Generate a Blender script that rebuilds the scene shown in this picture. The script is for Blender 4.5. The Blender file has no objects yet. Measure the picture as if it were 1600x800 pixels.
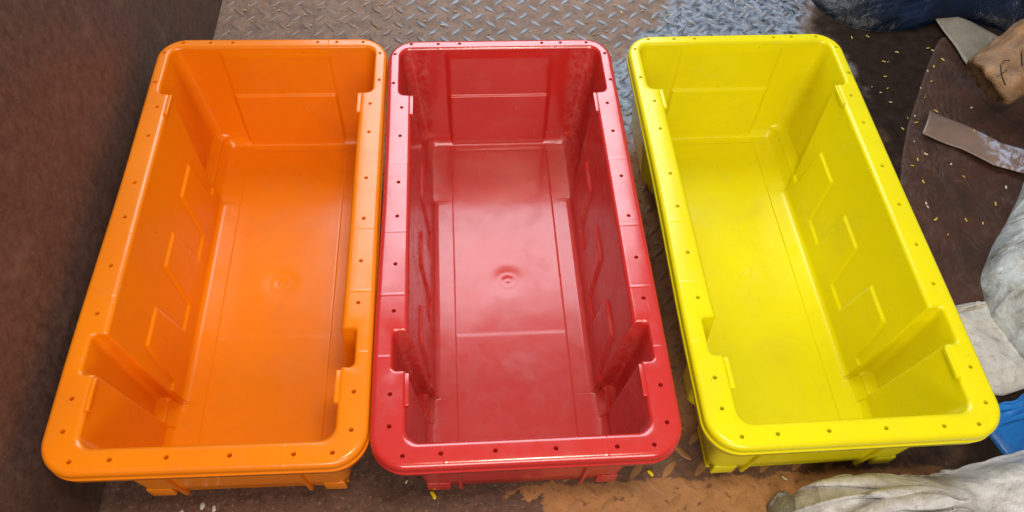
import bpy, bmesh, math, random
from math import sin, cos, pi, radians, sqrt
from mathutils import Vector, Matrix, noise
random.seed(7)
scene = bpy.context.scene
S = 0.185                     # metres per modelling unit
RZ = 1.31                     # rim height above the floor, in units
# ------------------------------------------------------------ camera
cam_d = bpy.data.cameras.new('camera'); cam = bpy.data.objects.new('camera', cam_d)
scene.collection.objects.link(cam); scene.camera = cam
R = ((0.9976298930, 0.0338983061, -0.0598790564), (-0.0599990749, 0.8545813110, -0.5158399887), (0.0336854207, 0.5182100808, 0.8545897288))
cam.matrix_world = Matrix.Translation(Vector((-0.41332484, -4.02205766, 5.00686733 + RZ)) * S) @ Matrix(R).to_4x4()
cam_d.sensor_width = 36.0; cam_d.lens = 1161.174 / 1600 * 36.0; cam_d.shift_y = 76.7 / 1600
cam_d.clip_start = 0.01; cam_d.clip_end = 60
# ------------------------------------------------------------ light
world = bpy.data.worlds.new('World'); scene.world = world; world.use_nodes = True
bg = world.node_tree.nodes['Background']; bg.inputs[0].default_value = (0.95, 0.92, 0.92, 1); bg.inputs[1].default_value = 0.22
def area(name, loc, target, sx, sy, power, col):
    l = bpy.data.lights.new(name, 'AREA'); l.shape = 'RECTANGLE'; l.size = sx; l.size_y = sy; l.energy = power; l.color = col
    o = bpy.data.objects.new(name, l); scene.collection.objects.link(o)
    o.location = Vector(loc); o.rotation_euler = (Vector(target) - Vector(loc)).to_track_quat('-Z', 'Y').to_euler()
    return o
area('daylight_opening', (-0.50, 1.75, 1.85), (-0.3, 0.0, 0.4), 2.8, 1.5, 92, (0.82, 0.91, 1.0))
area('overhead_lamp', (0.12, -0.62, 1.75), (0.08, -0.1, 0.0), 0.34, 0.18, 16, (1.0, 0.85, 0.66))
area('front_fill', (0.1, -2.3, 1.75), (0.0, 0.3, 0.15), 1.8, 0.9, 46, (1.0, 0.93, 0.85))  # added fill from the camera side to brighten far walls; no real opening
scene.view_settings.view_transform = 'Standard'; scene.view_settings.look = 'None'
scene.view_settings.exposure = 0; scene.view_settings.gamma = 1
# ------------------------------------------------------------ helpers
def lin(r, g, b):
    f = lambda c: (c / 255 / 12.92) if c / 255 <= 0.04045 else ((c / 255 + 0.055) / 1.055) ** 2.4
    return (f(r), f(g), f(b), 1)
class NT:
    def __init__(s, name):
        s.m = bpy.data.materials.new(name); s.m.use_nodes = True; s.t = s.m.node_tree; s.n = s.t.nodes; s.l = s.t.links
        s.p = s.n['Principled BSDF']; s.tc = s.n.new('ShaderNodeTexCoord').outputs['Object']
    def set(s, **k):
        for a, b in k.items(): s.put(a.replace('_', ' '), b)
        return s
    def put(s, a, b):
        i = s.p.inputs[a]
        if hasattr(b, 'links'): s.l.new(b, i)
        else: i.default_value = b
    def vec(s, sc=(1, 1, 1), loc=(0, 0, 0), rot=0):
        m = s.n.new('ShaderNodeMapping'); m.inputs['Scale'].default_value = sc; m.inputs['Location'].default_value = loc
        m.inputs['Rotation'].default_value = (0, 0, rot); s.l.new(s.tc, m.inputs[0]); return m.outputs[0]
    def noise(s, scale, det=4, rough=.55, vec=None, dist=0):
        t = s.n.new('ShaderNodeTexNoise'); t.inputs['Scale'].default_value = scale; t.inputs['Detail'].default_value = det
        t.inputs['Roughness'].default_value = rough; t.inputs['Distortion'].default_value = dist
        s.l.new(vec or s.tc, t.inputs['Vector']); return t.outputs['Fac']
    def ramp(s, src, a, b, ca=(0, 0, 0, 1), cb=(1, 1, 1, 1)):
        r = s.n.new('ShaderNodeValToRGB'); e = r.color_ramp.elements
        e[0].position = a; e[1].position = b; e[0].color = ca; e[1].color = cb; s.l.new(src, r.inputs[0]); return r.outputs[0]
    def mix(s, fac, a, b, mode='MIX'):
        m = s.n.new('ShaderNodeMix'); m.data_type = 'RGBA'; m.blend_type = mode
        for i, v in ((0, fac), (6, a), (7, b)):
            if hasattr(v, 'links'): s.l.new(v, m.inputs[i])
            else: m.inputs[i].default_value = v
        return m.outputs[2]
    def math(s, op, a, b=0.0, c=0.0):
        m = s.n.new('ShaderNodeMath'); m.operation = op
        for i, v in enumerate((a, b, c)):
            if hasattr(v, 'links'): s.l.new(v, m.inputs[i])
            else: m.inputs[i].default_value = v
        return m.outputs[0]
    def mrange(s, v, a, b, c=0.0, d=1.0):
        m = s.n.new('ShaderNodeMapRange'); m.interpolation_type = 'SMOOTHSTEP'
        s.l.new(v, m.inputs[0])
        for i, x in ((1, a), (2, b), (3, c), (4, d)): m.inputs[i].default_value = x
        return m.outputs[0]
    def xyz(s, src=None):
        x = s.n.new('ShaderNodeSeparateXYZ'); s.l.new(src or s.tc, x.inputs[0]); return x.outputs
    def bump(s, h, strength=.3, dist=.001, prev=None):
        b = s.n.new('ShaderNodeBump'); b.inputs['Strength'].default_value = strength; b.inputs['Distance'].default_value = dist
        s.l.new(h, b.inputs['Height'])
        if prev is not None: s.l.new(prev, b.inputs['Normal'])
        return b.outputs[0]
def link_mesh(name, bm, mats, parent=None, smooth=True):
    for v in bm.verts: v.co *= S
    me = bpy.data.meshes.new(name); bm.to_mesh(me); bm.free()
    for m in (mats if isinstance(mats, (list, tuple)) else [mats]): me.materials.append(m)
    for p in me.polygons: p.use_smooth = smooth
    o = bpy.data.objects.new(name, me); scene.collection.objects.link(o)
    if parent: o.parent = parent
    return o
def tag(o, label, cat, group=None):
    o['label'] = label; o['category'] = cat
    if group: o['group'] = group
    return o
def empty(name, loc=(0, 0, 0), rz=0):
    o = bpy.data.objects.new(name, None); scene.collection.objects.link(o)
    o.location = Vector(loc) * S; o.rotation_euler = (0, 0, rz); o.empty_display_size = .05; return o
def sm(x): x = max(0., min(1., x)); return x * x * (3 - 2 * x)
def box(bm, lo, hi, bev=0.0, taper=None):
    g = bmesh.ops.create_cube(bm, size=1)['verts']
    for v in g:
        v.co = Vector([lo[i] + (v.co[i] + .5) * (hi[i] - lo[i]) for i in range(3)])
    if bev: bmesh.ops.bevel(bm, geom=list({e for v in g for e in v.link_edges}), offset=bev, segments=3, profile=.5, affect='EDGES')
    return g
# ------------------------------------------------------------ plastics
def plastic(name, col, deep, rough, rim=False, dusty=None, spec=.5):
    t = NT(name)
    n1 = t.noise(5, 3); base = t.mix(t.ramp(n1, .3, .7), col, deep)
    r = t.math('MULTIPLY_ADD', t.noise(30, 5, .6), .16, rough - .08)
    # everyday wear: faint grime patches, hairline scratches and specks of dirt
    grime = t.math('MULTIPLY', t.ramp(t.noise(11, 6, .7, t.vec(loc=(4, 2, 1)), .5), .50, .72), .22)
    base = t.mix(grime, base, tuple(x * .62 + .02 for x in col[:3]) + (1,))
    scr = t.ramp(t.noise(60, 5, .8, t.vec((1, .06, 1), rot=.35), .3), .66, .72)
    scr2 = t.ramp(t.noise(60, 5, .8, t.vec((1, .05, 1), rot=-.9), .3), .67, .72)
    scr = t.math('MULTIPLY', t.math('MAXIMUM', scr, scr2), .16)
    base = t.mix(scr, base, tuple(min(1, x * .7 + .35) for x in col[:3]) + (1,))
    spk = t.math('MULTIPLY', t.ramp(t.noise(170, 2, .5), .745, .765), .55)
    base = t.mix(spk, base, lin(90, 62, 40))
    r = t.math('ADD', r, t.math('ADD', t.math('MULTIPLY', grime, .5), t.math('MULTIPLY', scr, .8)))
    if dusty:
        g = t.n.new('ShaderNodeNewGeometry'); ox = t.xyz(t.tc)
        band = t.math('MULTIPLY', t.mrange(t.math('ABSOLUTE', ox[0]), .125, .137), t.mrange(t.math('ABSOLUTE', ox[0]), .182, .172))
        sc = t.ramp(t.noise(70, 7, .75, t.vec((1, .3, 1), rot=.2), .5), .42, .66)
        f = t.math('MULTIPLY', band, t.math('MULTIPLY', sc, .26))
        base = t.mix(f, base, dusty)
        r = t.math('ADD', r, t.math('MULTIPLY', f, .4))
        film = t.math('MULTIPLY', t.mrange(ox[2], .030, .014), t.math('MULTIPLY_ADD', t.noise(16, 6, .7, t.vec(loc=(2, 8, 1))), .20, .0))
        base = t.mix(film, base, dusty)
        sm2 = t.math('MULTIPLY', t.ramp(t.noise(14, 8, .7, None, 1.2), .52, .62), .05)
        base = t.mix(sm2, base, dusty)
    h = t.noise(9, 2, .4)
    nb = t.bump(h, .35, .004)
    nb = t.bump(t.noise(420, 2), .06, .0004, nb)
    if rim:
        # sink marks where ribs meet the underside of the rim
        y = t.xyz()[1]; x = t.xyz()[0]
        w = None
        for c in (0.285, 0.093, -0.045, -0.160, -0.262):
            b = t.mrange(t.math('ABSOLUTE', t.math('SUBTRACT', y, c)), .0, .0035, 1, 0)
            s2 = t.mrange(t.math('SUBTRACT', y, c), -.03, .0, 0, .5)
            b = t.math('ADD', b, t.math('MULTIPLY', s2, t.mrange(t.math('SUBTRACT', y, c), .0, .004, 1, 0)))
            w = b if w is None else t.math('ADD', w, b)
        for c in (-.112, .100):
            b = t.mrange(t.math('ABSOLUTE', t.math('SUBTRACT', x, c)), .0, .0035, 1, 0)
            w = t.math('ADD', w, b)
        nb = t.bump(w, .30, .0006, nb)
    t.put('Base Color', base); t.put('Roughness', r); t.put('Normal', nb)
    t.put('Specular IOR Level', spec)
    t.p.inputs['Subsurface Weight'].default_value = .0
    return t.m
COL = {
 'orange': (lin(229, 125, 9), lin(224, 118, 6)),
 'red': (lin(190, 42, 37), lin(185, 39, 34)),
 'yellow': (lin(220, 210, 10), lin(216, 203, 8)),
}
SP = {'orange': (.38, .50), 'red': (.55, .95), 'yellow': (.36, .40)}
PM = {k: (plastic(k + '_plastic', a, b, .17 if k == 'red' else .20, dusty=lin(190, 140, 135) if k == 'red' else None, spec=SP[k][0]), plastic(k + '_rim_plastic', a, b, .21, rim=True, spec=SP[k][1])) for k, (a, b) in COL.items()}
# ------------------------------------------------------------ the nesting crate
D = 1.253
YF, YB = -2.10, 2.00
def side_pts(z, o, coarse=False):
    """points along one side from front to back as (y, |x|, kind)"""
    t = -z / D
    ro = o
    xf = .885 - .085 * t
    led = sm((-z - 1.10) / .05)
    xp = .99 - .105 * min(1, t / .9); xp = xp + (xf + .0 - xp) * led
    xm = .878 - .133 * t
    of, op, om = ro * .9, ro * .5, ro
    r = .11
    yF = YF + .07 * t - ro; yB = YB - .07 * t - 0 + ro * .7
    kf = -1.545 + .09 * t - ro * .6; kb = -1.175 - .03 * t + ro * .6; kk = 1.355 - .30 * t - ro * .6
    A, B, Mx = xf + of, xp + op, xm + om
    n = 3 if coarse else 1
    pts = []
    def seg(y0, y1, x0, x1, cnt, kind):
        for i in range(cnt): 
            f = i / cnt; pts.append((y0 + (y1 - y0) * f, x0 + (x1 - x0) * f, kind))
    def step(y0, x0, x1, ra, rb, kind):
        """S shaped step travelling +y; ra first corner radius, rb second; returns y extent"""
        dx = x1 - x0; sg = 1 if dx >= 0 else -1; d = abs(dx)
        fa = min(ra, d * ra / (ra + rb)); fb = min(rb, d - fa)
        m = 6
        for i in range(m):
            a = i / m * pi / 2
            pts.append((y0 + ra * sin(a), x0 + sg * fa * (1 - cos(a)), kind))
        pts.append((y0 + ra, x0 + sg * (fa + (d - fa - fb) * .02), kind))
        for i in range(m):
            a = i / m * pi / 2
            pts.append((y0 + ra + rb * (1 - cos(a)), x1 - sg * fb * (1 - sin(a)), kind))
    r1, r2 = .018, .045
    seg(yF + r, kf, A, A, 26 // n, 'F')
    step(kf, A, B, r1, r2, 'S')
    seg(kf + r1 + r2, kb - r1 - r2, B, B, 12 // n, 'P')
    step(kb - r1 - r2, B, Mx, r2, r1, 'S')
    seg(kb, kk, Mx, Mx, 200 if not coarse else 24, 'M')
    step(kk, Mx, B, r1, r2 * 1.5, 'S')
    seg(kk + r1 + r2 * 1.5, yB - r, B, B, 22 // n, 'B')
    pts.append((yB - r, B, 'B'))
    return pts, yF, yB, A, B, r
def lobe_mask(y, z):
    w = .022
    def S_(v): return sm(v / w + .5)
    m = S_(-1.03 - z)
    s = min(1, max(0, (-z - .53) / .50))
    for a, b, a2, b2 in ((.565, .955, .486, .99), (-.23, .15, -.31, .182), (-1.02, -.65, -1.115, -.597)):
        m = max(m, min(S_(-.53 - z), S_(y - (a + (a2 - a) * s)), S_((b + (b2 - b) * s) - y)))
    return m
def ring(z, o, inset=0.0, relief=True, coarse=False, zoff=None):
    pts, yF, yB, A, B, r = side_pts(z, o, coarse)
    out = []
    def relx(y, x, k):
        e = inset
        if relief and k == 'M': e += .021 * lobe_mask(y, z)
        return x - e
    L = [(-relx(y, x, k), y) for y, x, k in pts]
    Rr = [(relx(y, x, k), y) for y, x, k in reversed(pts)]
    def endy(x, base, sgn, inset=inset * (.22 if relief else 1)):
        if not relief: return base - sgn * inset
        m = min(sm((x + .545) / .03), sm((.535 - x) / .03))
        d = m * (.016 * sm((-.04 - z) / .06) + .024 * sm((-.555 - z) / .03))
        return base - sgn * (inset + d)
    def arc(cx, cy, rr, a0, a1, m=8):
        return [(cx + rr * cos(a0 + (a1 - a0) * i / m), cy + rr * sin(a0 + (a1 - a0) * i / m)) for i in range(1, m)]
    res = list(L)
    ri = max(.02, r - inset)
    res += arc(-(B - inset) + ri, endy(-B, yB, 1) - ri, ri, pi, pi / 2)
    nx = 110 if not coarse else 24
    xs = [-(B - r) + 2 * (B - r) * i / nx for i in range(nx + 1)]
    res += [(x, endy(x, yB, 1)) for x in xs]
    res += arc((B - inset) - ri, endy(B, yB, 1) - ri, ri, pi / 2, 0)
    res += Rr
    res += arc((A - inset) - ri, endy(A, yF, -1) + ri, ri, 0, -pi / 2)
    xs = [(A - r) - 2 * (A - r) * i / nx for i in range(nx + 1)]
    res += [(x, endy(x, yF, -1)) for x in xs]
    res += arc(-(A - inset) + ri, endy(-A, yF, -1) + ri, ri, -pi / 2, -pi)
    # clamp corners after insetting so the ring never folds
    return res
def loft(bm, rings):
    prev = None; allv = []
    for pts, zf in rings:
        vs = [bm.verts.new((x, y, zf)) for x, y in pts]
        if prev:
            n = len(vs)
            for i in range(n): bm.faces.new((prev[i], prev[(i + 1) % n], vs[(i + 1) % n], vs[i]))
        prev = vs; allv.append(vs)
    return allv
def rrect(hx, y0, y1, r, m=14):
    out = []
    for cx, cy, a in ((-hx + r, y1 - r, pi), (hx - r, y1 - r, pi / 2), (hx - r, y0 + r, 0), (-hx + r, y0 + r, -pi / 2)):
        for i in range(m + 1): b = a - i / m * pi / 2; out.append((cx + r * cos(b), cy + r * sin(b)))
    # subdivide long runs
    res = []
    n = len(out)
    for i in range(n):
        p, q = out[i], out[(i + 1) % n]; res.append(p)
        d = math.dist(p, q)
        if d > .2:
            k = int(d / .1)
            for j in range(1, k): res.append((p[0] + (q[0] - p[0]) * j / k, p[1] + (q[1] - p[1]) * j / k))
    return res
HOLES = [(-1.040,1.93),(-1.046,1.522),(-.963,1.195),(-.971,.836),(-.976,.289),(-.979,-.083),(-.985,-.572),(-.988,-1.015),(-1.0,-1.724),(-1.0,-1.975),(-.902,-2.2),(-.882,2.070),(-.616,2.068),(-.403,2.068),(-.635,-2.194),(-.252,-2.191),
 (1.040,1.90),(1.050,1.525),(.978,1.207),(.985,.846),(.988,.301),(.990,-.144),(.991,-.578),(.992,-.975),(1.003,-1.738),(1.002,-2.035),(.882,-2.2),(.870,2.065),(.61,2.066),(.422,2.066),(.615,-2.201),(.177,-2.194)]
IR = .042
def make_crate(mb, mr):
    root = empty('plastic_crate')
    Z = RZ
    # ---- basin: inner shell
    bm = bmesh.new(); rings = []
    ztop = -.03
    zl = [ztop]
    def add(a, b, n):
        for i in range(1, n + 1): zl.append(a + (b - a) * i / n)
    FR = .055
    add(ztop, -.50, 16); add(-.50, -.60, 12); add(-.60, -1.00, 12); add(-1.00, -1.155, 18); add(-1.155, -(D - FR), 2)
    for z in zl: rings.append((ring(z, 0), Z + z))
    nf = 7
    for i in range(1, nf + 1):
        a = i / nf * pi / 2
        rings.append((ring(-(D - FR) - FR * sin(a), 0, inset=FR * (1 - cos(a))), Z - (D - FR) - FR * sin(a)))
    av = loft(bm, rings)
    last = av[-1]
    # centre floor panel with its dimple
    px, py0, py1 = .542, -1.90, 1.80
    nx, ny = 72, 240
    grid = {}
    def fz(x, y):
        e = min(sm((px - abs(x)) / .02), 1)
        d = math.hypot(x, y - .04)
        h = .006 * e
        h -= .012 * sm(1 - d / .22); h += .0035 * sm(1 - abs(d - .07) / .035); h += .006 * sm(1 - d / .035)
        h += .0014 * sm((-.55 - y) / .03) * e
        h += .006 * noise.noise(Vector((x * .8, y * .7, 3.1))) * e
        return Z - D + h
    for i in range(nx + 1):
        for j in range(ny + 1):
            # denser grid near the panel edges
            u = -1 + 2 * i / nx; x = px * (u * 1.35 - .35 * u ** 3) if abs(u) < 1 else px * u
            y = py0 + (py1 - py0) * j / ny
            grid[i, j] = bm.verts.new((x, y, fz(x, y) if 0 < j < ny else Z - D + (.012 if 0 < i < nx else 0) * 0))
    for i in range(nx):
        for j in range(ny): bm.faces.new((grid[i, j], grid[i + 1, j], grid[i + 1, j + 1], grid[i, j + 1]))
    tgt = [(max(-px, min(px, v.co.x)), max(py0, min(py1, v.co.y))) for v in last]
    tv = {}
    def tvert(c):
        k = (round(c[0], 5), round(c[1], 5))
        if k not in tv: tv[k] = bm.verts.new((c[0], c[1], Z - D))
        return tv[k]
    N_ = len(last)
    for i in range(N_):
        p, q_ = tvert(tgt[i]), tvert(tgt[(i + 1) % N_])
        if p is q_: bm.faces.new((last[i], last[(i + 1) % N_], p))
        else: bm.faces.new((last[i], last[(i + 1) % N_], q_, p))
    # ---- outer shell
    rings = []
    zs = [-.05 - 1.04 * i / 8 for i in range(9) if i < 8] + [-1.04, -1.07, -1.10, -1.13, -1.15, -1.20, -1.25]
    for z in zs: rings.append((ring(z, .036, inset=.028 * sm((-z - 1.04) / .05) + .072 * sm((-z - 1.15) / .10), relief=False, coarse=True), Z + z - (.03 if z < -1.14 else 0)))
    av = loft(bm, rings)
    bm.faces.new(av[-1])
    basin = link_mesh('basin', bm, mb, root)
    # ---- rim
    bm = bmesh.new()
    rp = []
    n = 6
    for i in range(n + 1):
        a = i / n * pi / 2
        rp.append((ring(-.036 * (1 - sin(a)), IR * (1 - cos(a)) , relief=False), Z - .036 * (1 - sin(a))))
    av = loft(bm, rp); inner = av[-1]
    ib = av[0]
    oR = .045; HX, Y0, Y1, CR = 1.108, -2.295, 2.135, .27
    prof = [(oR * (1 - sin(a)), -oR * (1 - cos(a))) for a in [i / 6 * pi / 2 for i in range(7)]]
    prof += [(.006, -.088), (.008, -.096), (-.002, -.102), (-.006, -.110), (-.002, -.122), (.010, -.185), (.018, -.195), (.034, -.195), (.038, -.18), (.04, -.11)]
    base_n = None; rr = []
    for ins, z in prof: rr.append((rrect(HX - ins, Y0 + ins, Y1 - ins, CR - ins), Z + z))
    # equal point counts: build from one template by moving along the normal
    tmpl = rrect(HX - oR, Y0 + oR, Y1 - oR, CR - oR)
    nt = len(tmpl); nor = []
    for i in range(nt):
        x, y = tmpl[i]; cx = max(-HX + CR, min(HX - CR, x)); cy = max(Y0 + CR, min(Y1 - CR, y))
        v = Vector((x - cx, y - cy))
        nor.append(v.normalized())
    skew = lambda x, y: x - (.033 if x < 0 else -.010) * sm((.6 - y) / 2.2)      # moulding is slightly flared towards one end
    tmpl = [(skew(x, y), y) for x, y in tmpl]
    rr = [([(tmpl[i][0] + nor[i].x * (oR - ins), tmpl[i][1] + nor[i].y * (oR - ins)) for i in range(nt)], Z + z) for ins, z in prof]
    ov = loft(bm, rr); outer = ov[0]
    edges = [bm.edges.get((inner[i], inner[(i + 1) % len(inner)])) for i in range(len(inner))]
    edges += [bm.edges.get((outer[i], outer[(i + 1) % nt])) for i in range(nt)]
    hr = .0175; hl = []
    for hx, hy in HOLES:
        vs = [bm.verts.new((hx + hr * cos(2 * pi * k / 12), hy + hr * sin(2 * pi * k / 12), Z)) for k in range(12)]
        ed = [bm.edges.new((vs[k], vs[(k + 1) % 12])) for k in range(12)]
        edges += ed; hl.append((hx, hy))
    bmesh.ops.triangle_fill(bm, edges=edges, use_beauty=True, use_dissolve=False, normal=(0, 0, 1))
    for hx, hy in hl:
        pr = None
        for rad, dz in ((hr, 0.0), (hr * .98, -.006), (hr * .9, -.10), (0.001, -.101)):
            vs = [bm.verts.new((hx + rad * cos(2 * pi * k / 12), hy + rad * sin(2 * pi * k / 12), Z + dz)) for k in range(12)]
            if pr:
                for k in range(12): bm.faces.new((pr[k], pr[(k + 1) % 12], vs[(k + 1) % 12], vs[k]))
            pr = vs
    rim = link_mesh('rim', bm, mr, root)
    # ---- stacking lips on the inner edge
    for sx in (-1, 1):
        for y0, y1 in ((1.10, 1.345), (-1.82, -1.56)):
            bm = bmesh.new()
            xa = .862 if y0 > 0 else .868
            box(bm, (-.006, 0, -.034), (.030, y1 - y0, .005), .005)
            for v in bm.verts:
                v.co.x = sx * (xa + v.co.x - (.004 if v.co.z < -.04 else 0)); v.co.y += y0; v.co.z += Z
            bmesh.ops.recalc_face_normals(bm, faces=bm.faces)
            link_mesh('stacking_lip', bm, mr, root, True)
    # ---- gussets under the rim and feet
    def gusset(x, ytop, ybot, w, axis, foot=1.29, inn=(.965, .995)):
        bm = bmesh.new()
        prof = [(ytop, -.13), (ytop * .985, -.30), (ybot * 1.005, -foot), (ybot * inn[1], -foot), (ytop * inn[0], -.13)]
        a = []; b = []
        for p, z in prof:
            for side, lst in ((-w / 2, a), (w / 2, b)):
                lst.append(bm.verts.new((x + side, p, Z + z) if axis == 'y' else (p, x + side, Z + z)))
        bm.faces.new(a); bm.faces.new(b[::-1])
        for i in range(5): bm.faces.new((a[i], a[(i + 1) % 5], b[(i + 1) % 5], b[i]))
        bmesh.ops.bevel(bm, geom=bm.edges[:], offset=.008, segments=2, affect='EDGES')
        bmesh.ops.recalc_face_normals(bm, faces=bm.faces)
        link_mesh('gusset', bm, mb, root, False)
    for sx in (-.52, .50):
        gusset(sx, -2.20, -2.075, .035, 'y', 1.19, (.968, .985)); gusset(sx, 2.09, 1.99, .035, 'y', 1.30, (.968, .975))
    for sx in (-1, 1):
        for ya, yb in ((-2.085, -2.03), (1.955, 2.0)):
            bm = bmesh.new(); box(bm, (.60 if sx < 0 else .62, ya, -1.185), (.80, yb, -1.02), .014)
            for v in bm.verts: v.co.x *= sx; v.co.z += Z
            bmesh.ops.recalc_face_normals(bm, faces=bm.faces)
            link_mesh('foot_tab', bm, mb, root, True)
        for y0, y1 in ((-1.99, -1.60), (1.45, 1.88)):
            bm = bmesh.new(); box(bm, (.58, y0, -1.31), (.79, y1, -1.264), .012)
            for v in bm.verts: v.co.x *= sx; v.co.z += Z
            bmesh.ops.recalc_face_normals(bm, faces=bm.faces)
            link_mesh('foot', bm, mb, root, True)
    return root
def recolour(root, mb, mr):
    r = root.copy(); scene.collection.objects.link(r)
    for ch in list(root.children):
        c = ch.copy(); scene.collection.objects.link(c); c.parent = r
        s = c.material_slots[0]; s.link = 'OBJECT'; s.material = mr if ch.name.split('.')[0] in ('rim', 'stacking_lip') else mb
    return r
G = 'plastic crates set side by side on the floor'
red = make_crate(*PM['red'])
tag(red, 'red crate with chalky scuffed inner walls, standing between the orange and yellow crates', 'crate', G)
org = recolour(red, *PM['orange']); org.location = Vector((-2.2484, .0569, 0)) * S; org.rotation_euler = (0, 0, -.01002)
tag(org, 'bright orange open crate standing beside the brown wall', 'crate', G)
yel = recolour(red, *PM['yellow']); yel.location = Vector((2.4099, .0366, 0)) * S; yel.rotation_euler = (0, 0, .00842)
tag(yel, 'lemon yellow open crate standing beside the crumpled grey woven sacks', 'crate', G)
# ------------------------------------------------------------ floor of rusty tread plate
def floor_mats():
    t = NT('tread_plate_ground')
    p = t.xyz(); X = t.math('MULTIPLY', p[0], 1 / S); Y = t.math('MULTIPLY', p[1], 1 / S)
    wob = t.math('MULTIPLY_ADD', t.noise(9, 6, .62), 2.4, -1.2)
    wob2 = t.math('MULTIPLY_ADD', t.noise(22, 6, .68, t.vec((1, 1, 1), (3.1, 2, 0))), 1.0, -.5)
    dust = t.mix(t.ramp(t.noise(30, 6, .7), .35, .65), lin(144, 114, 94), lin(104, 80, 66))
    dust = t.mix(t.ramp(t.noise(75, 4, .7, t.vec(loc=(1, 5, 0))), .55, .68), dust, lin(82, 62, 52))
    dust = t.mix(t.ramp(t.noise(40, 5, .7, t.vec(loc=(7, 5, 0))), .60, .70), dust, lin(156, 98, 66))
    tan = t.mix(t.ramp(t.noise(26, 6, .65, t.vec(loc=(2, 2, 0))), .3, .7), lin(168, 118, 70), lin(140, 96, 56))
    tan = t.mix(t.ramp(t.noise(55, 5, .7, t.vec(loc=(4, 9, 0))), .56, .66), tan, lin(96, 62, 40))
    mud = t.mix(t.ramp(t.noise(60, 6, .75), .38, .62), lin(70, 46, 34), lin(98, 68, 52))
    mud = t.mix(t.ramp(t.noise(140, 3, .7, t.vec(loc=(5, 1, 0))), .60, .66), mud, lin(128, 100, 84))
    dark = t.mix(t.ramp(t.noise(35, 6, .7, t.vec(loc=(9, 9, 0))), .35, .65), lin(26, 17, 11), lin(44, 31, 24))
    wet = t.mix(t.ramp(t.noise(48, 7, .72, t.vec(loc=(2, 6, 0)), .6), .40, .60), lin(44, 50, 60), lin(146, 156, 172))
    c = dust
    # tan swept zone between the crates and in front
    f = t.mrange(t.math('ADD', Y, t.math('MULTIPLY', wob2, .6)), 2.6, 1.4)
    f = t.math('MULTIPLY', f, t.mrange(t.math('ADD', X, t.math('MULTIPLY', wob2, .5)), -.25, .0))
    c = t.mix(f, c, tan)
    # mud at the near left and a dark wet strip along the crate fronts
    e1 = t.math('ADD', t.math('ADD', Y, t.math('MULTIPLY', t.math('SUBTRACT', X, .1), .10)), t.math('MULTIPLY', wob2, .55))
    m1 = t.mrange(t.math('ADD', X, t.math('MULTIPLY_ADD', wob2, 1.3, t.math('MULTIPLY', t.math('ADD', Y, 2.1), 1.2))), .05, .0)
    m1 = t.math('MULTIPLY', m1, t.mrange(Y, 2.0, 1.5))
    c = t.mix(m1, c, mud)
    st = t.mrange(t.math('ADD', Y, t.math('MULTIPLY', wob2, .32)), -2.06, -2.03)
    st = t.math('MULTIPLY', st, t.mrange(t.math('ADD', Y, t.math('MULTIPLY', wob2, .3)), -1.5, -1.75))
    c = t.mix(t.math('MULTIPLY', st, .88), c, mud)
    # darker brown ground to the right
    m2 = t.mrange(t.math('ADD', t.math('ADD', X, t.math('MULTIPLY', Y, -.10)), t.math('MULTIPLY', wob, .7)), 3.55, 4.3)
    c = t.mix(m2, c, dark)
    # wet grey patch beyond the yellow crate
    w = t.mrange(t.math('ADD', t.math('ADD', X, t.math('MULTIPLY', t.math('SUBTRACT', Y, 4.0), -.85)), t.math('MULTIPLY', wob, .45)), 2.05, 2.25)
    w = t.math('MULTIPLY', w, t.mrange(t.math('ADD', X, t.math('MULTIPLY', wob, .9)), 4.5, 3.9))
    w = t.math('MULTIPLY', w, t.mrange(Y, 2.2, 2.8))
    c = t.mix(w, c, wet)
    # blue grey slurry strip left of the yellow crate
    w3 = t.mrange(t.math('ABSOLUTE', t.math('ADD', t.math('SUBTRACT', X, 1.45), t.math('MULTIPLY', wob, .25))), .28, .12)
    w3 = t.math('MULTIPLY', w3, t.math('MULTIPLY', t.mrange(Y, 1.7, 2.2), t.mrange(Y, 3.2, 2.9)))
    c = t.mix(t.math('MULTIPLY', w3, .8), c, wet)
    allw = t.math('MAXIMUM', w, t.math('MULTIPLY', w3, .8))
    r = t.mix(allw, (.62, .62, .62, 1), (.30, .30, .30, 1))
    r = t.mix(m2, r, (.62, .62, .62, 1))
    nb = t.bump(t.noise(120, 6, .7), .55, .0012); nb = t.bump(t.noise(32, 6, .7, None, .8), .8, .003, nb)
    t.set(Base_Color=c, Roughness=r, Normal=nb); t.put('Specular IOR Level', t.math('MULTIPLY_ADD', m2, -.40, .5))
    g = t
    t = NT('worn_tread_lug')
    p = t.xyz(); X = t.math('MULTIPLY', p[0], 1 / S); Y = t.math('MULTIPLY', p[1], 1 / S)
    steel = t.mix(t.ramp(t.noise(60, 5, .7), .35, .65), lin(120, 122, 130), lin(150, 152, 162))
    brown = t.mix(t.ramp(t.noise(60, 5, .7), .35, .65), lin(136, 94, 56), lin(156, 110, 66))
    dk = lin(38, 27, 20)
    dusty = t.mix(t.mrange(t.math('ADD', X, t.math('MULTIPLY_ADD', t.noise(7, 4), 1.6, -.8)), -1.6, -.4), lin(128, 104, 90), steel)
    c = t.mix(t.mrange(Y, 2.7, 1.7), dusty, brown)
    c = t.mix(t.math('MULTIPLY', t.mrange(Y, 1.9, 1.5), t.mrange(X, .3, -.1)), c, lin(80, 54, 40))
    c = t.mix(t.mrange(X, 3.7, 4.2), c, dk)
    t.set(Base_Color=c, Roughness=.45, Normal=t.bump(t.noise(150, 4, .7), .4, .0006))
    return g.m, t.m
GM, LM = floor_mats()
bm = bmesh.new()
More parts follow.
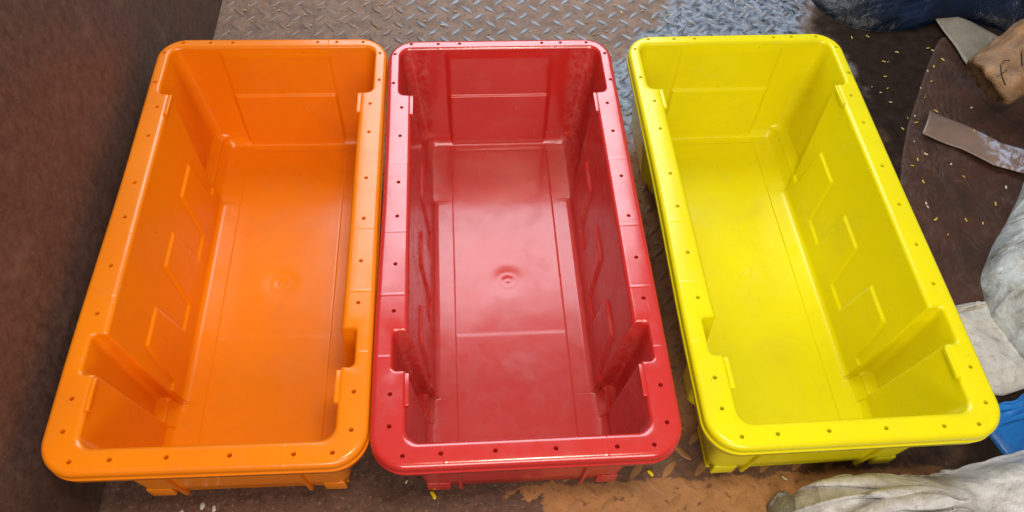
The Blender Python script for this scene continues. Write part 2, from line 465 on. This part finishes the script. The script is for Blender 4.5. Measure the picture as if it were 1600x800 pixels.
q = [bm.verts.new(v) for v in ((-16, -16, 0), (16, -16, 0), (16, 20, 0), (-16, 20, 0))]; bm.faces.new(q)
P_ = .292
rn = random.Random(3)
for i in range(-14, 34):
    for j in range(-14, 24):
        for k in (0, 1):
            cx = (i + .5 * k) * P_; cy = (j + .5 * k) * P_ - .06
            if cx < -3.5 or cy < -3.4: continue
            a0 = pi / 4 * (1 if k else -1)
            if cy < -1.5 and cx < .3: continue
            low = .2 if cy < -1.9 else (.55 if cy < 2 else 1)
            if cx < -1.6 and cy > 2: low = .6
            if cx - .1 * cy > 3.55 + .5 * noise.noise(Vector((cx, cy, 0))): continue
            if rn.random() < .04: low *= .4
            L, W, H = .100, .034, .017 * low * rn.uniform(.8, 1.1)
            ca, sa = cos(a0), sin(a0); prev = None
            for sc, z in ((1, .0008), (.86, .6 * H), (.55, .95 * H)):
                vs = []
                for m in range(14):
                    th = 2 * pi * m / 14; u = L * sc * cos(th); w = W * sc * sin(th) * (1 - .35 * abs(cos(th)))
                    vs.append(bm.verts.new((cx + ca * u - sa * w, cy + sa * u + ca * w, z)))
                if prev:
                    for m in range(14):
                        fc = bm.faces.new((prev[m], prev[(m + 1) % 14], vs[(m + 1) % 14], vs[m])); fc.material_index = 1
                prev = vs
            fc = bm.faces.new(prev); fc.material_index = 1
ground = link_mesh('ground', bm, (GM, LM)); ground['kind'] = 'structure'
# ------------------------------------------------------------ brown steel wall on the left
t = NT('brown_painted_steel')
c = t.mix(t.ramp(t.noise(7, 5, .6), .3, .7), lin(80, 54, 44), lin(52, 38, 34))
c = t.mix(t.ramp(t.noise(60, 6, .75, t.vec((1, 1, 1))), .35, .72), c, lin(100, 75, 64))
c = t.mix(t.math('MULTIPLY', t.ramp(t.noise(9, 5, .6, t.vec(loc=(1, 4, 2))), .58, .70), .5), c, lin(112, 88, 74))
c = t.mix(t.math('MULTIPLY', t.ramp(t.noise(4, 6, .7, t.vec(loc=(6, 1, 2))), .50, .62), .45), c, lin(58, 40, 34))
c = t.mix(t.math('MULTIPLY', t.ramp(t.noise(200, 2, .5), .70, .74), .5), c, lin(140, 116, 100))
c = t.mix(t.math('MULTIPLY', t.ramp(t.noise(90, 4, .8, t.vec((1, .6, .25))), .66, .74), .4), c, lin(128, 104, 92))
t.set(Base_Color=c, Roughness=t.math('MULTIPLY_ADD', t.noise(25, 5), .2, .42), Normal=t.bump(t.noise(240, 5, .7), .5, .0008, t.bump(t.noise(12, 4), .4, .004)))
WM = t.m
bm = bmesh.new()
box(bm, (-.12, -7, 0), (0, 9, 9), .02)
wall = link_mesh('wall', bm, WM, None, False); wall.location = Vector((-3.51, 0, 0)) * S; wall.rotation_euler = (0, 0, -.0150)
tag(wall, 'tall brown painted steel wall with pale scuffs, rising beside the orange crate', 'wall')
# ------------------------------------------------------------ crumpled things
def resample(poly, n):
    P = [Vector((a, b)) for a, b in poly]; L = [(P[i] - P[(i + 1) % len(P)]).length for i in range(len(P))]; T = sum(L); out = []
    for k in range(n):
        d = T * k / n; i = 0
        while d > L[i]: d -= L[i]; i += 1
        a, b = P[i], P[(i + 1) % len(P)]; out.append(a.lerp(b, d / L[i]))
    for _ in range(3): out = [(out[i - 1] + out[i] * 2 + out[(i + 1) % n]) / 4 for i in range(n)]
    return out
import numpy as np
def vnoise(X, Y, f, seed):
    """smooth value noise on arrays"""
    rs = np.random.RandomState(int(seed * 10) % 9999); T = rs.rand(64, 64)
    x = X * f + 100; y = Y * f + 100; i = np.floor(x).astype(int); j = np.floor(y).astype(int); u = x - i; v = y - j
    u = u * u * (3 - 2 * u); v = v * v * (3 - 2 * v); g = lambda a, b: T[a % 64, b % 64]
    return (g(i, j) * (1 - u) + g(i + 1, j) * u) * (1 - v) + (g(i, j + 1) * (1 - u) + g(i + 1, j + 1) * u) * v - .5
def crumple(name, poly, h, mat, seed, slack=1.2, lumps=.35, n1=56, n2=168, it1=220, it2=60, bend=.35, lim=.05, hmax=.16, thick=.012, pw=3.0, tilt=None):
    """a thin sheet longer than the patch it lies on, relaxed over a lumpy filling until it buckles into folds"""
    out = resample(poly, 360); c = sum(out, Vector((0, 0))) / 360; O = np.array([[p.x, p.y] for p in out]); cc = np.array([c.x, c.y])
    th = np.arctan2(O[:, 1] - cc[1], O[:, 0] - cc[0]); od = np.argsort(th); th = th[od]; rad = np.hypot(*(O[od] - cc).T)
    tt = np.linspace(-pi, pi, 361)[:-1]; rad = np.interp(tt, th, rad, period=2 * pi); th = tt
    for _ in range(8): rad = (np.roll(rad, 1) + 2 * rad + np.roll(rad, -1)) / 4
    def mapped(n):
        g = np.linspace(-1, 1, n); U, V = np.meshgrid(g, g, indexing='ij'); r = np.maximum(abs(U), abs(V)); a = np.arctan2(V, U)
        Rr = np.interp(a, th, rad, period=2 * pi); return cc[0] + np.cos(a) * Rr * r, cc[1] + np.sin(a) * Rr * r, r
    def hf(X, Y):
        a = np.arctan2(Y - cc[1], X - cc[0]); s_ = np.clip(np.hypot(X - cc[0], Y - cc[1]) / np.interp(a, th, rad, period=2 * pi), 0, 1)
        b = h * np.sqrt(np.clip(1 - s_ ** pw, 0, 1))
        if tilt: b = b * np.clip(1 + tilt[0] * (X - cc[0]) + tilt[1] * (Y - cc[1]), .1, 3)
        return .012 + b * (1 + lumps * (vnoise(X, Y, 1.1, seed) * 1.6 + vnoise(X, Y, 2.7, seed + 1) * .8))
    def relax(P, L, iters, bd):
        B0 = P[..., :2].copy()
        for t_ in range(iters):
            P[1:-1, 1:-1, 2] -= .0012
            for (di, dj, k, w) in ((1, 0, 0, 1.), (0, 1, 0, 1.), (1, 1, 1, .5), (1, -1, 2, .5), (2, 0, 3, bd), (0, 2, 4, bd)):
                n = P.shape[0]
                for par in (0, 1):
                    st = 2 if di < 2 and dj < 2 else 4
                    i0 = np.arange(par * (st // 2), n - di, st) if di else np.arange(n)
                    j0 = np.arange(par * (st // 2), n - dj, st) if not di else (np.arange(n - dj) if dj >= 0 else np.arange(1, n))
                    for i_, j_ in (((i0, j0),) if st == 2 else ((i0, j0), (i0 + 1 if di else i0, j0 if di else j0 + 1))):
                        i_ = i_[i_ + di < n]; j_ = j_[(j_ + dj < n)]
                        A = np.ix_(i_, j_); B = np.ix_(i_ + di, j_ + dj)
                        d = P[B] - P[A]; l = np.linalg.norm(d, axis=2, keepdims=True) + 1e-9; r0 = L[k][A][..., None]
                        f = (l - r0) / l * .5 * w
                        if k >= 3: f = np.minimum(f, 0)
                        P[A] += d * f; P[B] -= d * f
            P[0, :, :], P[-1, :, :], P[:, 0, :], P[:, -1, :] = pin
            P[..., :2] = B0 + np.clip(P[..., :2] - B0, -lim, lim)
            z = hf(P[..., 0], P[..., 1]); P[..., 2] = np.clip(P[..., 2], z, z + hmax)
        for _ in range(2):
            P[1:-1, 1:-1] = P[1:-1, 1:-1] * .5 + .125 * (P[:-2, 1:-1] + P[2:, 1:-1] + P[1:-1, :-2] + P[1:-1, 2:])
        return P
    def rest(P2, n):
        L = []
        for (di, dj) in ((1, 0), (0, 1), (1, 1), (1, -1), (2, 0), (0, 2)):
            A = np.zeros((n, n)); Q = np.roll(P2, (-di, -dj), (0, 1)); A = np.linalg.norm(Q - P2, axis=2); L.append(A)
        return L
    X, Y, r = mapped(n1); st = 1 + (slack - 1) * (.6 + 1.2 * (vnoise(X, Y, .8, seed + 3) + .3))
    base = np.stack([X, Y, np.zeros_like(X)], 2)
    P = base.copy(); P[..., 2] = hf(X, Y) + .10 * (slack - 1) * 5 * np.clip(vnoise(X, Y, 2.0, seed + 5) + .1, 0, 1) * (r < .98) + .01 * vnoise(X, Y, 9, seed + 6)
    pin = (P[0].copy(), P[-1].copy(), P[:, 0].copy(), P[:, -1].copy())
    P = relax(P, [l * slack for l in rest(base, n1)], it1, bend)
    # finer pass
    g1 = np.linspace(0, 1, n1); g2 = np.linspace(0, 1, n2); Q = np.zeros((n2, n2, 3))
    for k in range(3):
        T = np.array([np.interp(g2, g1, P[i, :, k]) for i in range(n1)]); Q[..., k] = np.array([np.interp(g2, g1, T[:, j]) for j in range(n2)]).T
    X, Y, r = mapped(n2); base = np.stack([X, Y, np.zeros_like(X)], 2)
    Q[..., 2] += .012 * (vnoise(X, Y, 14, seed + 8) + .3) * (r < .98)
    pin = (Q[0].copy(), Q[-1].copy(), Q[:, 0].copy(), Q[:, -1].copy())
    Q = relax(Q, [l * (slack * 1.02) for l in rest(base, n2)], it2, bend * .5)
    bm = bmesh.new(); V = [[bm.verts.new(Q[i, j]) for j in range(n2)] for i in range(n2)]
    for i in range(n2 - 1):
        for j in range(n2 - 1): bm.faces.new((V[i][j], V[i + 1][j], V[i + 1][j + 1], V[i][j + 1]))
    lp = [V[i][0] for i in range(n2 - 1)] + [V[-1][j] for j in range(n2 - 1)] + [V[i][-1] for i in range(n2 - 1, 0, -1)] + [V[0][j] for j in range(n2 - 1, 0, -1)]
    lo = [bm.verts.new((v.co.x, v.co.y, .0015)) for v in lp]; m = len(lp)
    for i in range(m): bm.faces.new((lp[i], lo[i], lo[(i + 1) % m], lp[(i + 1) % m]))
    bm.faces.new(lo)
    return link_mesh(name, bm, mat)
def sack_mat(name, a, b, dirt, amt=.5, weave=900, rough=.26):
    t = NT(name)
    c = t.mix(t.ramp(t.noise(6, 5, .6), .35, .65), a, b)
    c = t.mix(t.math('MULTIPLY', t.ramp(t.noise(14, 7, .72, None, .8), .42, .64), amt), c, dirt)
    c = t.mix(t.math('MULTIPLY', t.ramp(t.noise(110, 4, .7), .62, .70), .4), c, lin(90, 82, 70))
    tape = t.n.new('ShaderNodeTexWave'); tape.inputs['Scale'].default_value = 70; tape.inputs['Distortion'].default_value = 1.5; tape.inputs['Detail'].default_value = 3; t.l.new(t.vec(rot=.5), tape.inputs[0])
    c = t.mix(t.math('MULTIPLY', tape.outputs['Fac'], .08), c, dirt)
    c = t.mix(t.math('MULTIPLY', t.ramp(t.noise(38, 7, .75, t.vec((1, 2.4, 1), rot=.5)), .56, .66), .45), c, tuple(x * .55 for x in dirt[:3]) + (1,))
    w = t.n.new('ShaderNodeTexWave'); w.inputs['Scale'].default_value = weave / 4; w.inputs['Distortion'].default_value = .5; t.l.new(t.vec(rot=.6), w.inputs[0])
    w2 = t.n.new('ShaderNodeTexWave'); w2.inputs['Scale'].default_value = weave / 4; w2.inputs['Distortion'].default_value = .5; t.l.new(t.vec(rot=.6 + pi / 2), w2.inputs[0])
    nb = t.bump(t.math('ADD', w.outputs['Fac'], w2.outputs['Fac']), .12, .0004)
    wp = t.n.new('ShaderNodeMix'); wp.data_type = 'VECTOR'; wp.inputs[0].default_value = .06
    nv = t.n.new('ShaderNodeTexNoise'); nv.inputs['Scale'].default_value = 14; t.l.new(t.tc, nv.inputs['Vector']); t.l.new(t.tc, wp.inputs[4]); t.l.new(nv.outputs['Color'], wp.inputs[5])
    for sc_, am in ((11, .020), (26, .008)):
        vo = t.n.new('ShaderNodeTexVoronoi'); vo.feature = 'F1'; vo.inputs['Scale'].default_value = sc_; t.l.new(wp.outputs[1], vo.inputs['Vector'])
        nb = t.bump(vo.outputs['Distance'], .8, am, nb)
    nb = t.bump(t.noise(55, 6, .7, None, 2.2), .7, .0035, nb)
    t.set(Base_Color=c, Roughness=rough, Normal=nb); t.p.inputs['Specular IOR Level'].default_value = .7
    return t.m
SK = sack_mat('woven_sack_cloth', lin(216, 214, 212), lin(192, 192, 196), lin(120, 112, 92))
SK2 = sack_mat('woven_sack_cloth_grey', lin(196, 200, 198), lin(160, 166, 168), lin(104, 98, 80), .7)
front = crumple('woven_sack', [(2.20, -2.75), (2.22, -2.40), (2.38, -2.20), (2.68, -2.13), (3.1, -2.16), (3.7, -2.20), (4.4, -2.06), (5.2, -1.95), (5.7, -2.4), (5.6, -3.8), (3.6, -4.0), (2.2, -3.8)], .62, SK, 3.3, 1.22, .45, pw=5, tilt=(.28, .05), lim=.075, hmax=.22)
tag(front, 'crumpled pale grey woven sack lying in front of the yellow crate', 'sack', 'woven sacks around the yellow crate')
side = crumple('woven_sack', [(4.80, -.62), (4.90, -.1), (5.20, .3), (5.5, .62), (5.85, 1.05), (6.2, 1.55), (6.9, 1.9), (7.9, 1.0), (7.7, -1.0), (6.5, -1.6), (5.2, -1.35), (4.95, -1.10)], .46, SK2, 8.1, 1.22, .5, pw=4, lim=.075, hmax=.24)
tag(side, 'dirty greenish grey woven sack heaped to the right of the yellow crate', 'sack', 'woven sacks around the yellow crate')
WH = sack_mat('white_sheet', lin(205, 200, 190), lin(188, 184, 176), lin(150, 140, 122), .35, 700)
o = crumple('white_bag', [(4.42, -.42), (4.84, -.34), (5.1, -.7), (5.0, -1.30), (4.62, -1.40), (4.15, -1.3), (4.1, -.7)], .04, WH, 12.2, 1.12, .5, n2=110, pw=8, lim=.05, hmax=.06)
tag(o, 'flattened white bag between the yellow crate and the grey sack', 'bag')
t = NT('blue_plastic'); c = t.mix(t.ramp(t.noise(10, 5, .6), .35, .65), lin(24, 116, 196), lin(20, 92, 160))
t.set(Base_Color=c, Roughness=.35, Normal=t.bump(t.noise(40, 5, .7, None, 1), .6, .003)); BL = t.m
o = crumple('blue_bag', [(4.40, -1.52), (4.62, -1.50), (4.95, -1.36), (5.6, -1.3), (5.8, -2.0), (5.0, -2.15), (4.4, -2.0), (4.3, -1.7)], .06, BL, 5.5, 1.10, .4, n2=100, pw=6, hmax=.08)
tag(o, 'bright blue plastic bag beyond the near corner of the yellow crate', 'bag')
t = NT('dark_blue_tarpaulin'); c = t.mix(t.ramp(t.noise(8, 5, .6), .35, .65), lin(9, 28, 54), lin(5, 8, 14))
c = t.mix(t.mrange(t.xyz()[0], 1.0, .86), c, lin(20, 24, 30))
t.set(Base_Color=c, Roughness=.33, Normal=t.bump(t.noise(14, 5, .6, None, 2), .8, .010)); t.p.inputs['Specular IOR Level'].default_value = .3; TB = t.m
o = crumple('tarpaulin', [(4.35, 4.35), (4.6, 3.95), (4.95, 3.78), (5.5, 3.80), (5.9, 3.95), (6.5, 3.95), (7.0, 3.55), (7.8, 3.3), (9.5, 3.8), (9.5, 7), (6, 7.5), (4.6, 6.5)], .34, TB, 21.0, 1.10, .4, n2=120, pw=2.5)
tag(o, 'dark blue tarpaulin heaped behind the film roll, beyond the yellow crate', 'tarpaulin')
# brown plastic sheet
t = NT('brown_plastic_sheet'); c = t.mix(t.ramp(t.noise(9, 6, .65, None, .6), .35, .65), lin(74, 46, 34), lin(54, 36, 28))
c = t.mix(t.math('MULTIPLY', t.ramp(t.noise(20, 6, .7, t.vec(loc=(3, 3, 0)), 1), .55, .7), .5), c, lin(92, 70, 60))
t.p.inputs['Specular IOR Level'].default_value = .3
t.set(Base_Color=c, Roughness=.5, Normal=t.bump(t.noise(22, 6, .65, None, 1.2), .9, .006, t.bump(t.noise(7, 3, .5, None, 2.5), .6, .012))); BS = t.m
o = crumple('plastic_sheet', [(4.32, .55), (4.50, 1.2), (4.66, 1.6), (4.90, 2.1), (5.2, 2.6), (5.5, 3.1), (5.9, 3.7), (6.6, 3.6), (7.3, 2.4), (6.9, .8), (5.9, .1), (5.3, -.2), (4.6, -.55), (4.35, -.2)], .012, BS, 30.2, 1.0, .8, n2=110, it1=20, it2=4, pw=10, lim=.004, hmax=.01)
tag(o, 'creased brown plastic sheet spread on the ground right of the yellow crate', 'plastic sheet')
def sheet(name, pts, thick, mat, zfun, nseg=30, nw=12):
    """ribbon through left/right point pairs"""
    bm = bmesh.new(); T = []; B = []
    for i in range(nseg + 1):
        u = i / nseg * (len(pts) - 1); k = min(len(pts) - 2, int(u)); f = sm(u - k) * .4 + (u - k) * .6
        a = Vector(pts[k][0]).lerp(Vector(pts[k + 1][0]), f); b = Vector(pts[k][1]).lerp(Vector(pts[k + 1][1]), f)
        ra, rb = [], []
        for j in range(nw + 1):
            p = a.lerp(b, j / nw); z = zfun(p.x, p.y, i / nseg, j / nw)
            ra.append(bm.verts.new((p.x, p.y, z + thick))); rb.append(bm.verts.new((p.x, p.y, z)))
        T.append(ra); B.append(rb)
    for i in range(nseg):
        for j in range(nw):
            bm.faces.new((T[i][j], T[i + 1][j], T[i + 1][j + 1], T[i][j + 1])); bm.faces.new((B[i][j], B[i][j + 1], B[i + 1][j + 1], B[i + 1][j]))
        for j in (0, nw): bm.faces.new((T[i][j], B[i][j], B[i + 1][j], T[i + 1][j]))
    for i in (0, nseg):
        for j in range(nw): bm.faces.new((T[i][j], T[i][j + 1], B[i][j + 1], B[i][j]))
    bmesh.ops.recalc_face_normals(bm, faces=bm.faces)
    return link_mesh(name, bm, mat)
t = NT('cloudy_film_strip'); c = t.mix(t.ramp(t.noise(12, 5, .6), .35, .65), lin(128, 104, 90), lin(108, 88, 78))
wf = t.math('MULTIPLY', t.ramp(t.noise(32, 6, .75, None, 1), .46, .56), t.mrange(t.xyz()[0], 5.55 * S, 5.78 * S))
c = t.mix(wf, c, lin(170, 172, 190)); t.set(Base_Color=c, Roughness=.4, Normal=t.bump(t.noise(40, 5, .7), .5, .002)); FS = t.m
nz = lambda x, y, s_=0: noise.noise(Vector((x * 2.2, y * 2.2, s_)))
o = sheet('film_strip', [((4.97, 1.90), (5.20, 2.28)), ((5.35, 1.66), (5.55, 1.98)), ((5.62, 1.38), (5.85, 1.72)), ((5.94, 1.24), (6.20, 1.60))], .01, FS, lambda x, y, u, v: .075 + .03 * nz(x, y, 2) + .05 * sin(pi * v) * (1 - u) )
tag(o, 'cloudy film strip with a white smear, lying on the brown plastic sheet', 'plastic strip')
t = NT('dirty_paper'); c = t.mix(t.ramp(t.noise(16, 6, .7), .35, .65), lin(140, 130, 112), lin(112, 104, 92))
c = t.mix(t.ramp(t.noise(50, 5, .7), .62, .70), c, lin(70, 62, 54)); t.set(Base_Color=c, Roughness=.55, Normal=t.bump(t.noise(30, 6, .7, None, 1), .6, .003)); GP = t.m
o = sheet('paper_scrap', [((5.88, 4.0), (6.10, 4.05)), ((5.92, 3.55), (6.34, 3.84)), ((5.96, 3.12), (6.66, 3.50)), ((6.0, 2.85), (6.7, 3.25))], .012, GP, lambda x, y, u, v: .07 + .035 * nz(x, y, 7))
tag(o, 'dirty beige paper scrap sticking out from under the film roll', 'paper scrap')
# ------------------------------------------------------------ the roll of film
t = NT('amber_film'); c = t.mix(t.ramp(t.noise(9, 5, .6, t.vec((1, 1, 1)), 1), .38, .62), lin(162, 126, 90), lin(104, 76, 56))
c = t.mix(t.math('MULTIPLY', t.ramp(t.noise(12, 5, .6, t.vec(loc=(4, 1, 0)), 1.2), .5, .62), .8), c, lin(150, 100, 40))
c = t.mix(t.math('MULTIPLY', t.ramp(t.noise(30, 6, .7, t.vec(loc=(9, 1, 0))), .5, .68), .6), c, lin(88, 62, 44))
t.set(Base_Color=c, Roughness=.45, Normal=t.bump(t.noise(20, 6, .7, None, 2), .9, .008)); t.p.inputs['Subsurface Weight'].default_value = .0; AM = t.m
roll = empty('film_roll', (5.84, 2.30, .03))
ax = Vector((.72, .22, .58)).normalized(); sd = ax.cross(Vector((0, 0, 1))).normalized(); up = sd.cross(ax).normalized()
c0 = Vector((-.10, .10, .36))
def rollpt(s_, a, rr): 
    wob = noise.noise(Vector((s_ * 1.6, cos(a) * 1.3, sin(a) * 1.3))) * .055 + noise.noise(Vector((s_ * 5, cos(a) * 3, sin(a) * 3))) * .02
    fl = .85 if sin(a) < -.3 else 1
    wob = wob * 1.2 + noise.noise(Vector((s_ * 3, cos(a) * 2.2 + 5, sin(a) * 2.2))) * .04
    return c0 + ax * s_ + (sd * cos(a) * 1.0 + up * sin(a) * .85 * fl) * (rr + wob * rr / .33)
bm = bmesh.new(); prev = None; NA = 56
prof = [(.16, .01), (.15, .08), (.20, .13), (.09, .18), (.12, .21), (.03, .25), (.04, .28), (-.01, .31)] + [(i * .04, .35) for i in range(1, 66)]
for s_, rr in prof:
    vs = [bm.verts.new(rollpt(s_ + (.05 * noise.noise(Vector((cos(k * .112) * 2, sin(k * .112) * 2, 4))) if s_ < .05 else 0), 2 * pi * k / NA, rr)) for k in range(NA)]
    if prev:
        for k in range(NA): bm.faces.new((prev[k], prev[(k + 1) % NA], vs[(k + 1) % NA], vs[k]))
    prev = vs
bmesh.ops.recalc_face_normals(bm, faces=bm.faces)
link_mesh('film', bm, AM, roll)
t = NT('black_marker'); t.set(Base_Color=lin(30, 24, 24), Roughness=.6); MK = t.m
def stroke(pts, r_=.0055):
    bm = bmesh.new(); prev = None
    P = [rollpt(s_, a, .372) for s_, a in pts]
    for i, p in enumerate(P):
        d = (P[min(i + 1, len(P) - 1)] - P[max(0, i - 1)]).normalized(); n1 = d.orthogonal().normalized(); n2 = d.cross(n1)
        vs = [bm.verts.new(p + (n1 * cos(k * pi / 3) + n2 * sin(k * pi / 3)) * r_) for k in range(6)]
        if prev:
            for k in range(6): bm.faces.new((prev[k], prev[(k + 1) % 6], vs[(k + 1) % 6], vs[k]))
        else: bm.faces.new(vs[::-1])
        prev = vs
    bm.faces.new(prev); return bm
def curve(a): 
    out = []
    for i in range(len(a) - 1):
        for k in range(6): f = k / 6; out.append((a[i][0] + (a[i + 1][0] - a[i][0]) * f, a[i][1] + (a[i + 1][1] - a[i][1]) * f))
    return out + [a[-1]]
link_mesh('handwriting', stroke(curve([(.07, .75), (.10, 1.05), (.15, 1.35), (.21, 1.42), (.25, 1.32)])), MK, roll)
link_mesh('handwriting', stroke(curve([(.06, 1.10), (.18, 1.10)])), MK, roll)
link_mesh('handwriting', stroke(curve([(.31, .95), (.38, 1.35)])), MK, roll)
tag(roll, 'brown roll of crumpled plastic film with black handwriting, by the blue tarpaulin', 'film roll')
# ------------------------------------------------------------ crumpled clear wad
t = NT('clear_film'); t.set(Base_Color=lin(150, 145, 130), Roughness=.15, Normal=t.bump(t.noise(60, 5, .7), .8, .004)); t.p.inputs['Transmission Weight'].default_value = .55; CF = t.m
o = crumple('plastic_wad', [(2.08, -2.62), (2.10, -2.32), (2.24, -2.20), (2.36, -2.26), (2.34, -2.6), (2.2, -2.8)], .12, CF, 44, 1.3, .5, n1=24, n2=60, pw=2.5)
tag(o, 'small clear plastic wad at the tip of the pale grey sack', 'plastic wad')
# ------------------------------------------------------------ spilled grains
def gmat(name, c):
    t = NT(name); t.set(Base_Color=t.mix(t.ramp(t.noise(120, 2), .3, .7), c, tuple(x * .8 for x in c[:3]) + (1,)), Roughness=.45); return t.m
GY, GW = gmat('yellow_grain', lin(196, 166, 62)), gmat('cream_grain', lin(200, 186, 146))
YB_, OB_ = gmat('yellow_chip', lin(240, 205, 20)), gmat('orange_chip', lin(230, 120, 20))
def grain_mesh(L, W, H, seed):
    bm = bmesh.new(); rg = random.Random(seed); prev = None; K = 9
    bend = rg.uniform(-.25, .25)
    for i in range(K + 1):
        u = -1 + 2 * i / K; rr = max(.02, (1 - abs(u) ** 3.2)) ** .5
        vs = [bm.verts.new((u * L / 2, bend * L * (u * u - .5) * .5 + cos(k * pi / 4) * W / 2 * rr, H / 2 + sin(k * pi / 4) * H / 2 * rr)) for k in range(8)]
        if prev:
            for k in range(8): bm.faces.new((prev[k], prev[(k + 1) % 8], vs[(k + 1) % 8], vs[k]))
        else: bm.faces.new(vs[::-1])
        prev = vs
    bm.faces.new(prev); return bm
protos = []
for i, (m, L) in enumerate(((GY, .062), (GW, .056), (GW, .050), (GY, .055))):
    protos.append(link_mesh('grain', grain_mesh(L, .017, .014, i), m))
used = [False] * 4
rg = random.Random(11)
TOP = [(-3.14, 4.34), (-3.1, 4.44), (-2.77, 4.37), (-2.7, 4.33), (-3.02, 4.12), (-3.28, 3.93), (-2.74, 3.91), (-2.37, 4.24), (-2.27, 4.03), (-1.83, 4.08), (-1.43, 3.96), (-1.6, 4.51), (-1.62, 4.42), (-1.4, 4.43), (-1.15, 3.88), (-0.83, 4.08), (-0.62, 4.02), (-1.93, 4.26), (-2.56, 4.02), (-0.44, 4.27), (-0.83, 4.09), (-0.61, 4.01), (-0.23, 3.92), (-0.03, 3.83), (1.25, 4.02), (1.43, 4.1), (1.01, 3.84), (1.07, 3.87), (1.38, 3.8), (1.44, 3.76), (1.49, 3.85), (1.32, 3.79), (1.67, 4.37), (1.74, 4.22), (2.02, 4.25), (2.34, 4.15), (2.3, 4.09), (2.14, 4.09), (1.88, 3.86), (3.17, 4.37), (3.42, 4.29)]
RIGHT = [(4.91, 3.69), (4.69, 3.67), (5.64, 3.45), (5.69, 3.4), (5.2, 3.38), (4.97, 3.21), (5.02, 3.2), (5.73, 3.2), (5.57, 3.08), (5.46, 3.0), (4.9, 2.94), (4.75, 2.66), (4.67, 2.76), (4.86, 2.73), (5.27, 2.71), (5.44, 2.81), (4.82, 2.49), (5.25, 2.53), (5.31, 2.3), (5.77, 2.34), (5.02, 2.23), (4.94, 2.22), (5.0, 2.12), (4.82, 2.05), (4.87, 1.82), (4.94, 1.62), (4.81, 1.54), (4.72, 1.45), (5.18, 1.46), (5.26, 1.27), (4.76, 1.21), (5.69, 1.1), (5.47, 0.87), (4.68, 0.9), (4.68, 0.85), (5.58, 1.89), (4.71, 0.68), (5.05, 0.66), (4.77, 0.47), (5.22, 0.61)]
MID = [(1.54, 1.24), (1.6, 0.96), (1.62, 1.5), (1.59, 0.49)]
BOT = [(-0.76, -2.08), (1.13, -1.96), (2.32, -2.09), (-0.99, -1.95)]
def put(pts, zf, labs, group, bias=0):
    for (x, y) in pts:
        i = rg.choice((0, 1, 1, 2) if not bias else (0, 1, 3, 2, 0))
        if used[i]: o = protos[i].copy(); scene.collection.objects.link(o)
        else: o = protos[i]; used[i] = True
        o.location = Vector((x, y, zf(x, y))) * S; o.rotation_euler = (0, 0, rg.uniform(0, pi)); s_ = rg.uniform(.5, 1.05); o.scale = (s_, s_ * rg.uniform(.8, 1.4), 1)
        tag(o, labs[0] if i in (0, 3) else labs[1], 'grain', group[0] if i in (0, 3) else group[1])
from mathutils.bvhtree import BVHTree
def surf(x, y):
    z = .003
    for ob in scene.objects:
        if ob.name.split('.')[0] in ('plastic_sheet', 'film_strip', 'paper_scrap', 'tarpaulin'):
            ok, loc, nn, ix = ob.ray_cast(Vector((x * S, y * S, 3)), Vector((0, 0, -1)))
            if ok: z = max(z, loc.z / S)
    return z + .001
bpy.context.view_layer.update()
put(TOP, surf, ('yellow grain spilled on the tread plate beyond the far ends of the crates', 'cream grain spilled on the tread plate beyond the far ends of the crates'), ('yellow grains beyond the crates', 'cream grains beyond the crates'))
put(RIGHT, surf, ('yellow grain spilled on the dark ground and brown sheet right of the yellow crate', 'cream grain spilled on the dark ground and brown sheet right of the yellow crate'), ('yellow grains right of the yellow crate', 'cream grains right of the yellow crate'), 1)
put(MID, surf, ('yellow grain lying in the gap between the red and yellow crates', 'cream grain lying in the gap between the red and yellow crates'), ('yellow grains in the gap', 'cream grains in the gap'))
def chip(x, y, rz, m, lab, L=.085, W=.035):
    o = link_mesh('plastic_chip', grain_mesh(L, W, .022, int(x * 100) % 7), m); o.location = Vector((x, y, .004)) * S; o.rotation_euler = (0, 0, rz); tag(o, lab, 'chip')
chip(-.76, -2.09, -1.1, YB_, 'yellow plastic chip on the ground just in front of the red crate\'s left foot')
chip(1.14, -1.99, -.9, YB_, 'yellow plastic chip beside the near right corner of the red crate', .07)
chip(2.32, -2.09, -.8, GW, 'cream chip on the ground in front of the yellow crate', .065, .02)
chip(-.99, -1.96, 1.2, GW, 'cream speck on the ground beside the red crate\'s near left corner', .04, .018)
# dried paint drips on the mud
t = NT('dried_paint'); t.set(Base_Color=lin(176, 172, 168), Roughness=.5); DP = t.m
t = NT('dried_blue_paint'); t.set(Base_Color=lin(60, 96, 120), Roughness=.5); DB = t.m
for x, y, r_, m, lab in ((-2.70, -2.08, .020, DP, 'round white paint spot in front of the orange crate'), (-2.60, -2.11, .018, DP, 'curled white paint drip, rightmost in front of the orange crate'),
                       (-2.86, -2.13, .018, DP, 'slanted white paint drip, left of the round paint spot'), (-3.0, -2.14, .018, DB, 'blue paint spot nearest the brown wall')):
    bm = bmesh.new(); rs = []
    for sc, z in ((1, .0015), (.8, .006), (0.02, .007)):
        rs.append(([(cos(k * pi / 9) * r_ * sc * (1 + .5 * noise.noise(Vector((cos(k * pi / 9), sin(k * pi / 9), x * 9)))), sin(k * pi / 9) * r_ * 1.5 * sc * (1 + .5 * noise.noise(Vector((sin(k * pi / 9), x * 5, cos(k * pi / 9)))))) for k in range(18)], z))
    loft(bm, rs); o = link_mesh('paint_spot', bm, m); o.location = Vector((x, y, 0)) * S; tag(o, lab, 'paint spot')
